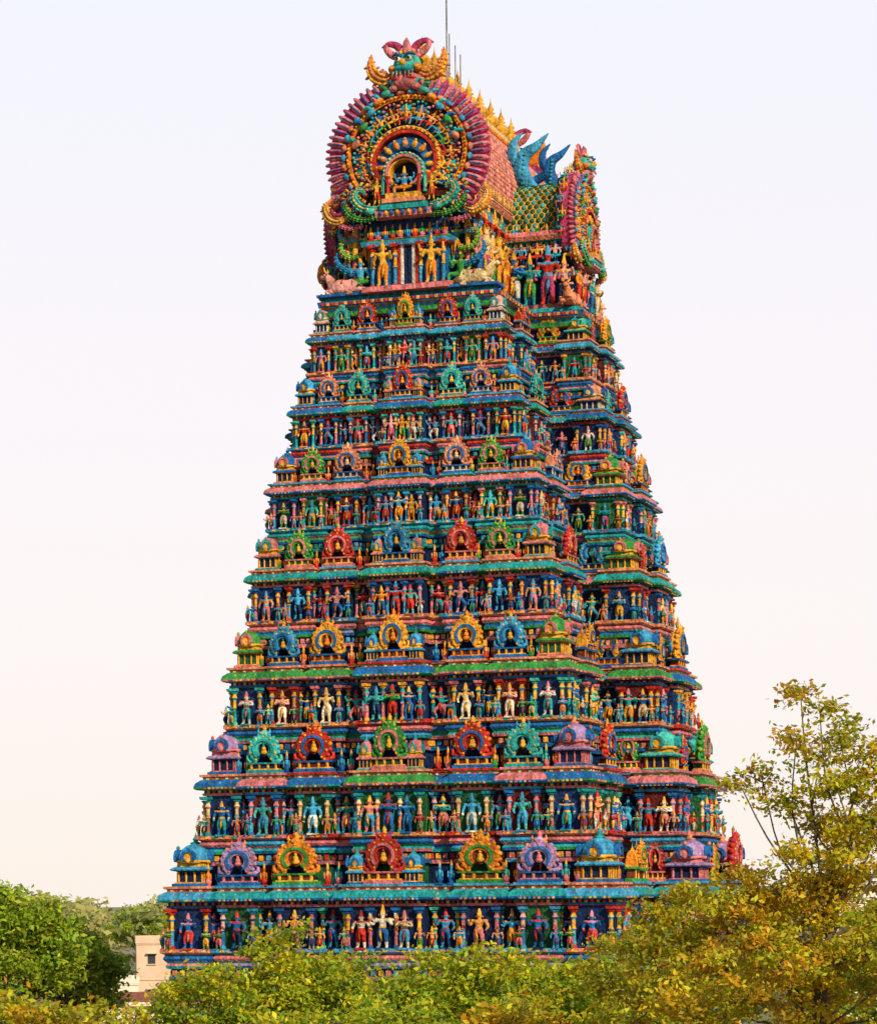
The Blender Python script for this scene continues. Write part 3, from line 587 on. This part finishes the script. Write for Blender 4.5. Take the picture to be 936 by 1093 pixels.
    for sx in(-1,1):
        for (x,s,col) in((3.6,1.05,'sky'),(4.9,.8,'blue')):
            z=46.3
            g.tube([(sx*(x+.2*s),-.1,z-.2),(sx*(x-.45*s),-.2,z+.8*s),(sx*(x-.35*s),-.2,z+1.6*s),(sx*(x+.25*s),-.2,z+2.0*s),(sx*(x+.85*s),-.2,z+2.55*s)],[.32*s,.4*s,.34*s,.22*s,.02],9,C(col),flat=.5,sub=4)
            g.tube([(sx*(x-.3*s),-.1,z+.9*s),(sx*(x-.85*s),-.2,z+1.5*s),(sx*(x-.85*s),-.2,z+2.2*s),(sx*(x-.4*s),-.2,z+2.7*s)],[.22*s,.28*s,.2*s,.02],9,C(col),flat=.5,sub=4)
            g.tube([(sx*(x+.1*s),-.1,z+.4*s),(sx*(x+.7*s),-.2,z+.7*s),(sx*(x+.95*s),-.2,z+1.2*s)],[.22*s,.22*s,.02],9,C('blue'),flat=.5,sub=4)
            for q in range(7): g.ell((sx*(x-.4*s+.02*q),-.36,z+(.3+.22*q)*s),(.1,.06,.08),C('sky' if q%2 else 'teal'),lo=True)
    g.tube([(0.8,-4.6,49.6),(0.8,-4.6,54.5),(.8,-4.6,59)],[.05,.04,.03],6,C('grey'))
    for x,y,h in((.6,-3.6,53.2),(.6,-2.7,52.9),(.6,-1.9,52.7)): g.tube([(x,y,49.6),(x,y,h)],[.035,.03],5,C('grey'))
    g.obj('crown_roof_and_statues',PM,TOWER)
top()

# ---------------------------------------------------------------- trees
th=R_(18.4);rv=np.array([math.cos(th),math.sin(th),0]);dv=np.array([-math.sin(th),math.cos(th),0])
CAM=np.array([41.3,-128.7,12.0])
def place(depth,u): 
    p=CAM+dv*depth+rv*u;return np.array([p[0],p[1],0.])
def leaf_object(name,pts,cols,size,parent,seed=0,droop=.4):
    r=np.random.default_rng(seed);n=len(pts)
    a=r.normal(size=(n,3));a[:,2]=a[:,2]*.6-droop;a/=np.linalg.norm(a,axis=1)[:,None]
    b=r.normal(size=(n,3));b[:,2]*=.5;b-=a*(a*b).sum(1)[:,None];b/=np.linalg.norm(b,axis=1)[:,None]
    nn=np.cross(a,b)
    s=(size*r.uniform(.6,1.35,n))[:,None]
    v=np.stack([pts-a*s*.5,pts+b*s*.27+nn*s*.06,pts+a*s*.55,pts-b*s*.27+nn*s*.06],axis=1).reshape(-1,3)
    me=bpy.data.meshes.new(name);me.vertices.add(n*4);me.vertices.foreach_set('co',v.astype(np.float32).ravel())
    me.loops.add(n*4);me.loops.foreach_set('vertex_index',np.arange(n*4,dtype=np.int32));me.polygons.add(n);me.polygons.foreach_set('loop_start',(np.arange(n)*4).astype(np.int32))
    me.update(calc_edges=True)
    at=me.attributes.new('paint','FLOAT_COLOR','FACE');cc=np.ones((n,4),dtype=np.float32);cc[:,:3]=cols;at.data.foreach_set('color',cc.ravel())
    me.materials.append(LM);ob=bpy.data.objects.new(name,me);sc.collection.objects.link(ob);ob.parent=parent;return ob
GREENS=np.array([(.34,.46,.02),(.50,.55,.02),(.66,.62,.025),(.66,.55,.02),(.20,.36,.02)])
WARM=np.array([(.38,.44,.02),(.62,.54,.02),(.70,.48,.02),(.62,.32,.015),(.58,.58,.03)])
MIDG=np.array([(.16,.28,.02),(.26,.36,.02),(.36,.40,.03),(.30,.34,.02)])
def tree(name,base,clumps,size,dens,pal,seed,sub=.16,fork=None,trunk_r=.25):
    r=np.random.default_rng(seed);root=empty(name,tuple(base))
    fork=fork or 6.0
    g=G();bt=c('brown')
    g.tube([(0,0,-.2),(.08,.05,fork*.4),(-.05,.05,fork*.75),(0,0,fork)],[trunk_r*1.3,trunk_r,trunk_r*.85,trunk_r*.75],9,bt)
    P=[];C_=[]
    limbs=[]
    cl=np.array([q[:3] for q in clumps]);
    nl=6;idx=r.choice(len(cl),nl,replace=False)
    for q in idx:
        e=cl[q]*np.array([.5,.5,1]);e[2]=fork+(cl[q][2]-fork)*.55;limbs.append(e)
        m=np.array([e[0]*.4,e[1]*.4,fork+(e[2]-fork)*.4])+r.normal(size=3)*.15;g.tube([(0,0,fork-.1),m,e],[trunk_r*.6,trunk_r*.42,trunk_r*.28],7,bt,sub=3)
    for (x,y,z,rad) in clumps:
        ce=np.array([x,y,z]);k=min(range(nl),key=lambda t:np.linalg.norm(limbs[t]-ce)+(5 if limbs[t][2]>ce[2]+.3 else 0));s=limbs[k]
        d=np.linalg.norm(ce-s)
        m1=s+(ce-s)*.33+r.normal(size=3)*.07*d;m2=s+(ce-s)*.68+r.normal(size=3)*.06*d
        g.tube([s,m1,m2,ce],[trunk_r*.2,trunk_r*.15,trunk_r*.1,trunk_r*.06],5,bt,sub=3)
        ns=max(4,int(16*rad/.6)) 
        dirs=r.normal(size=(ns,3));dirs/=np.linalg.norm(dirs,axis=1)[:,None]
        rr=rad*r.uniform(.35,1.15,ns)[:,None];subs=ce+dirs*rr*np.array([1,1,.75])
        n=int(dens*rad*rad)
        tone=r.integers(0,len(pal))
        stone=r.uniform(.6,1.2,ns)
        for t in range(ns):
            if t%2==0: g.tube([ce,(ce+subs[t])/2+np.array([0,0,.05]),subs[t]],[trunk_r*.06,trunk_r*.045,trunk_r*.02],4,bt)
            m=max(4,int(n/ns*r.uniform(.5,1.5)))
            sp=sub*r.uniform(.7,1.3)
            pp=subs[t]+r.normal(size=(m,3))*np.array([sp,sp,sp*.6])
            P.append(pp)
            ci=r.integers(0,len(pal),m);same=r.random(m)<.5;ci[same]=(tone+t%2)%len(pal)
            C_.append(pal[ci]*stone[t]*r.uniform(.75,1.2,m)[:,None])
    g.obj('trunk_and_limbs',BARK,root)
    leaf_object('foliage',np.concatenate(P),np.concatenate(C_),size,root,seed)
    root.rotation_euler=(0,0,th)
    return root
RT=[(-.2,0,15.05,.28),(.12,.2,14.8,.26),(-.3,-.3,14.4,.3),(.4,.2,14.45,.4),(.1,0,14.1,.3),(.8,-.2,13.95,.5),(-.75,.3,13.75,.36),(-1.12,0,13.68,.24),(-.45,.1,13.45,.3),(.25,-.4,13.7,.4),
(.3,.5,13.15,.55),(.9,0,13.1,.6),(-.1,-.5,12.5,.55),(.5,-.3,12.6,.6),(-1.0,.4,12.2,.5),(-.5,-.2,12.0,.6),(-1.7,-.2,12.0,.5),(-2.3,.2,11.75,.5),(.55,.3,12.1,.65),(-1.4,-.6,11.5,.75),(-2.5,-.4,11.1,.7),
(-.3,.2,11.4,.85),(.7,-.5,11.1,.85),(-3.1,.3,10.6,.6),(-1.3,.5,10.5,.9),(.1,.0,10.4,.9),(1.6,0,13.4,.7),(1.8,.6,12.3,.8),(2.0,-.4,11.2,.9),(1.3,.2,14.2,.4),
(-.8,1.8,11.6,.9),(.6,2.0,11.9,.9),(1.8,2.0,11.0,.9),(-2.0,1.8,10.8,.8),(.2,2.2,10.3,.9),(-.9,-1.7,11.0,.8),(.8,-1.8,11.3,.8),(2.,-1.6,10.4,.8),(-2.1,-1.6,10.3,.7),(-2.9,-.9,10.1,.6),(2.8,.3,10.6,.8),(-3.3,1.0,9.7,.6)]
tree('neem_tree',place(42,(870-468)*.01424),RT,.095,3300,WARM,3,sub=.12,fork=7.6,trunk_r=.15)
def crown(r,n,rad,zt,hgt,cr):
    out=[]
    for _ in range(n):
        a=r.uniform(0,6.283);q=math.sqrt(r.random())*rad;zz=zt-hgt*(q/rad)**2*.5-r.random()*hgt*.5-cr
        out.append((q*math.cos(a),q*math.sin(a),zz,cr*r.uniform(.7,1.3)))
    return out
rr=np.random.default_rng(21)
for q,(dep,px,zt,rad,pal) in enumerate(((60,300,11.85,1.8,GREENS),(63,395,11.3,1.7,GREENS),(58,480,11.5,1.8,GREENS),(61,565,11.4,1.8,GREENS),(57,640,11.5,1.7,GREENS),(56,225,11.0,1.6,GREENS),(46,60,10.85,2.3,WARM),(50,150,10.5,1.7,GREENS),(48,-40,11.0,2.0,GREENS),(52,430,10.7,1.8,GREENS),(50,530,10.7,1.8,WARM),(48,340,10.6,1.8,GREENS),(75,700,12.0,2.6,WARM),(66,350,11.1,1.6,GREENS),(66,525,11.1,1.6,GREENS))):
    tree('shade_tree',place(dep,(px-468)*dep/2950),crown(rr,40,rad,zt,3.0,.45),.13,1500,pal,40+q,sub=.14,fork=6.0,trunk_r=.2)
for q,(dep,px,zt,rad) in enumerate(((135,15,13.4,3.4),(150,-60,12.5,4.0),(150,68,11.6,2.6),(360,150,12.0,7),(120,980,12.5,4.5))):
    tree('shade_tree',place(dep,(px-468)*dep/2950),crown(rr,44,rad,zt,5.0,.9),.3,600,MIDG*1.5,80+q,sub=.32,fork=5.5,trunk_r=.35)
r=np.random.default_rng(99);P=[];C_=[]
for q in range(460):
    dep=r.uniform(230,560);u=r.uniform(-.24,.26)*dep;b=place(dep,u);h=11.2+r.normal()*.9+(dep-230)*.004
    if abs(b[0])<16 and abs(b[1])<20: continue
    px=u/dep*2950+468
    if dep<345 and 85<px<240: continue
    m=260;dirs=r.normal(size=(m,3));dirs/=np.linalg.norm(dirs,axis=1)[:,None];rad=r.uniform(3,5.5)
    lob=1+.25*np.sin(dirs[:,0]*5+q)*np.cos(dirs[:,1]*4)
    pp=b+np.array([0,0,h-rad*.8])+dirs*(rad*lob*r.uniform(.7,1.05,m))[:,None]*np.array([1,1,.8])
    P.append(pp);base=np.array([(.46,.47,.16),(.54,.48,.17),(.38,.42,.15)])[r.integers(0,3)];C_.append(base*r.uniform(.7,1.2,m)[:,None])  # pale leaf colours: distance haze is painted into the foliage
dt=empty('distant_trees');leaf_object('foliage',np.concatenate(P),np.concatenate(C_),1.1,dt,5,droop=0)

# ---------------------------------------------------------------- ground & buildings
me=bpy.data.meshes.new('ground');s=6000;me.from_pydata([(-s,-s,0),(s,-s,0),(s,s,0),(-s,s,0)],[],[(0,1,2,3)]);gr=bpy.data.objects.new('ground',me);sc.collection.objects.link(gr)
me.materials.append(noise_mat('dusty_ground',(.22,.19,.12),(.16,.18,.08),.05,bump=.02))
CRM=noise_mat('cream_plaster',(.62,.44,.33),(.7,.52,.4),.8,bump=.01);WHT=noise_mat('white_plaster',(.7,.64,.56),(.8,.75,.68),.7,bump=.01);TIL=noise_mat('clay_tile',(.16,.05,.03),(.28,.1,.06),3,bump=.05)
DRK=noise_mat('window_glass',(.03,.035,.04),(.05,.06,.07),1,rough=.2,bump=.0)
def bx(name,ce,h,mat,parent):
    g=G();g.box((0,0,0),h,0);o=g.obj(name,mat,parent);o.location=ce;return o
def house(name,dep,px,wd,dp,ht,mat,roof=False,floors=2):
    root=empty(name,tuple(place(dep,(px-468)*dep/2950)));root.rotation_euler=(0,0,th+.12)
    bx('walls',(0,0,ht/2),(wd/2,dp/2,ht/2),mat,root)
    for (x,y,a,b) in((0,-dp/2,wd/2+.1,.1),(0,dp/2,wd/2+.1,.1),(-wd/2,0,.1,dp/2-.12),(wd/2,0,.1,dp/2-.12)): bx('parapet',(x,y,ht+.35),(a,b,.36),mat,root)
    for f in range(floors):
        z=ht*(f+.55)/floors
        for x in np.arange(-wd/2+1.6,wd/2-.8,2.4):
            bx('window',(x,-dp/2-.01,z),(.4,.04,.5),DRK,root);bx('sill',(x,-dp/2-.06,z-.56),(.5,.1,.05),mat,root);bx('sunshade',(x,-dp/2-.2,z+.62),(.6,.25,.04),mat,root)
        bx('string_course',(0,-dp/2-.03,ht*(f+1)/floors-.1),(wd/2+.05,.06,.06),mat,root)
    if roof:
        g=G();a,b=wd/2+.4,dp/2+.5;g.raw([(-a,-b,ht+.2),(a,-b,ht+.2),(a,b,ht+.2),(-a,b,ht+.2),(-a,0,ht+1.6),(a,0,ht+1.6)],[(0,1,5,4),(2,3,4,5),(0,4,3),(1,2,5),(0,3,2,1)],0);g.obj('tiled_roof',TIL,root)
    return root
house('plaster_house',300,192,9.5,9,7.6,CRM,floors=2)
house('white_house',280,128,3.6,5,3.8,WHT,floors=1)
house('tiled_house',262,172,7,6,1.9,WHT,True,1)
house('white_house',210,925,9,8,11.6,WHT,floors=3)

# ---------------------------------------------------------------- light, sky, camera
sv=np.array([.62,-.56,.52]);sv/=np.linalg.norm(sv)
el=math.asin(sv[2]);az=math.atan2(sv[0],sv[1])
sd=bpy.data.lights.new('sun','SUN');sd.energy=5.0;sd.angle=R_(.6);sd.color=(1,.84,.6);so=bpy.data.objects.new('sun',sd);sc.collection.objects.link(so)
from mathutils import Vector,Matrix
so.rotation_euler=Vector(tuple(sv)).to_track_quat('Z','Y').to_euler()
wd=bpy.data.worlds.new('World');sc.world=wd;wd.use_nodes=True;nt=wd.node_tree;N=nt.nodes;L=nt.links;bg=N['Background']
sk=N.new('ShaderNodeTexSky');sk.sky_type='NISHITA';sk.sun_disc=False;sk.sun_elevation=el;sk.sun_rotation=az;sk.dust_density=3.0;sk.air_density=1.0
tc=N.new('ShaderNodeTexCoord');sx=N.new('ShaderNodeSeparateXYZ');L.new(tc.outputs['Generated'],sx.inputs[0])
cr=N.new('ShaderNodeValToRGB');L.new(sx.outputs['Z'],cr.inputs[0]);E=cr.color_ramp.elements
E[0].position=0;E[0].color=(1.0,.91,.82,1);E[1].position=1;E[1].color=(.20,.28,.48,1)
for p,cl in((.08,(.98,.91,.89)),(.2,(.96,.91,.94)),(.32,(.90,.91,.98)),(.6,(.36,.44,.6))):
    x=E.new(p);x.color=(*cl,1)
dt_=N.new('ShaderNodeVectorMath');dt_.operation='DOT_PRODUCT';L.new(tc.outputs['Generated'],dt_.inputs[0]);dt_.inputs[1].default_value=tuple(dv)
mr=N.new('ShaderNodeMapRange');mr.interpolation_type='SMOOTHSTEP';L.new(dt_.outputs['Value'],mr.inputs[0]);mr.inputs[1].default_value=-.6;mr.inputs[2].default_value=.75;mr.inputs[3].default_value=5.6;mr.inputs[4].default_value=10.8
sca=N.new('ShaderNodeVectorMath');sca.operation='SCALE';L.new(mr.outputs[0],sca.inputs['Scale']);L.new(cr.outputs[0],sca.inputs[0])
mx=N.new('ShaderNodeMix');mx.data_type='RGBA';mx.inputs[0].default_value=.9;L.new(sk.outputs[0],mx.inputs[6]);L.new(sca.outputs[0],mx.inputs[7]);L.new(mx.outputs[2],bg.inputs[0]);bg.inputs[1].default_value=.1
cd=bpy.data.cameras.new('camera');co=bpy.data.objects.new('camera',cd);sc.collection.objects.link(co);sc.camera=co
cd.sensor_fit='VERTICAL';cd.sensor_height=36;cd.lens=2950/1093*36;cd.shift_y=(960-546.5)/1093;cd.clip_end=9000;cd.clip_start=.5
ph=R_(.5);zz=np.array([0,0,1.]);up=math.cos(ph)*zz+math.sin(ph)*rv;ri=math.cos(ph)*rv-math.sin(ph)*zz
M=Matrix(((ri[0],up[0],-dv[0],CAM[0]),(ri[1],up[1],-dv[1],CAM[1]),(ri[2],up[2],-dv[2],CAM[2]),(0,0,0,1)));co.matrix_world=M
sc.view_settings.view_transform='Standard';sc.view_settings.look='None';sc.view_settings.exposure=0
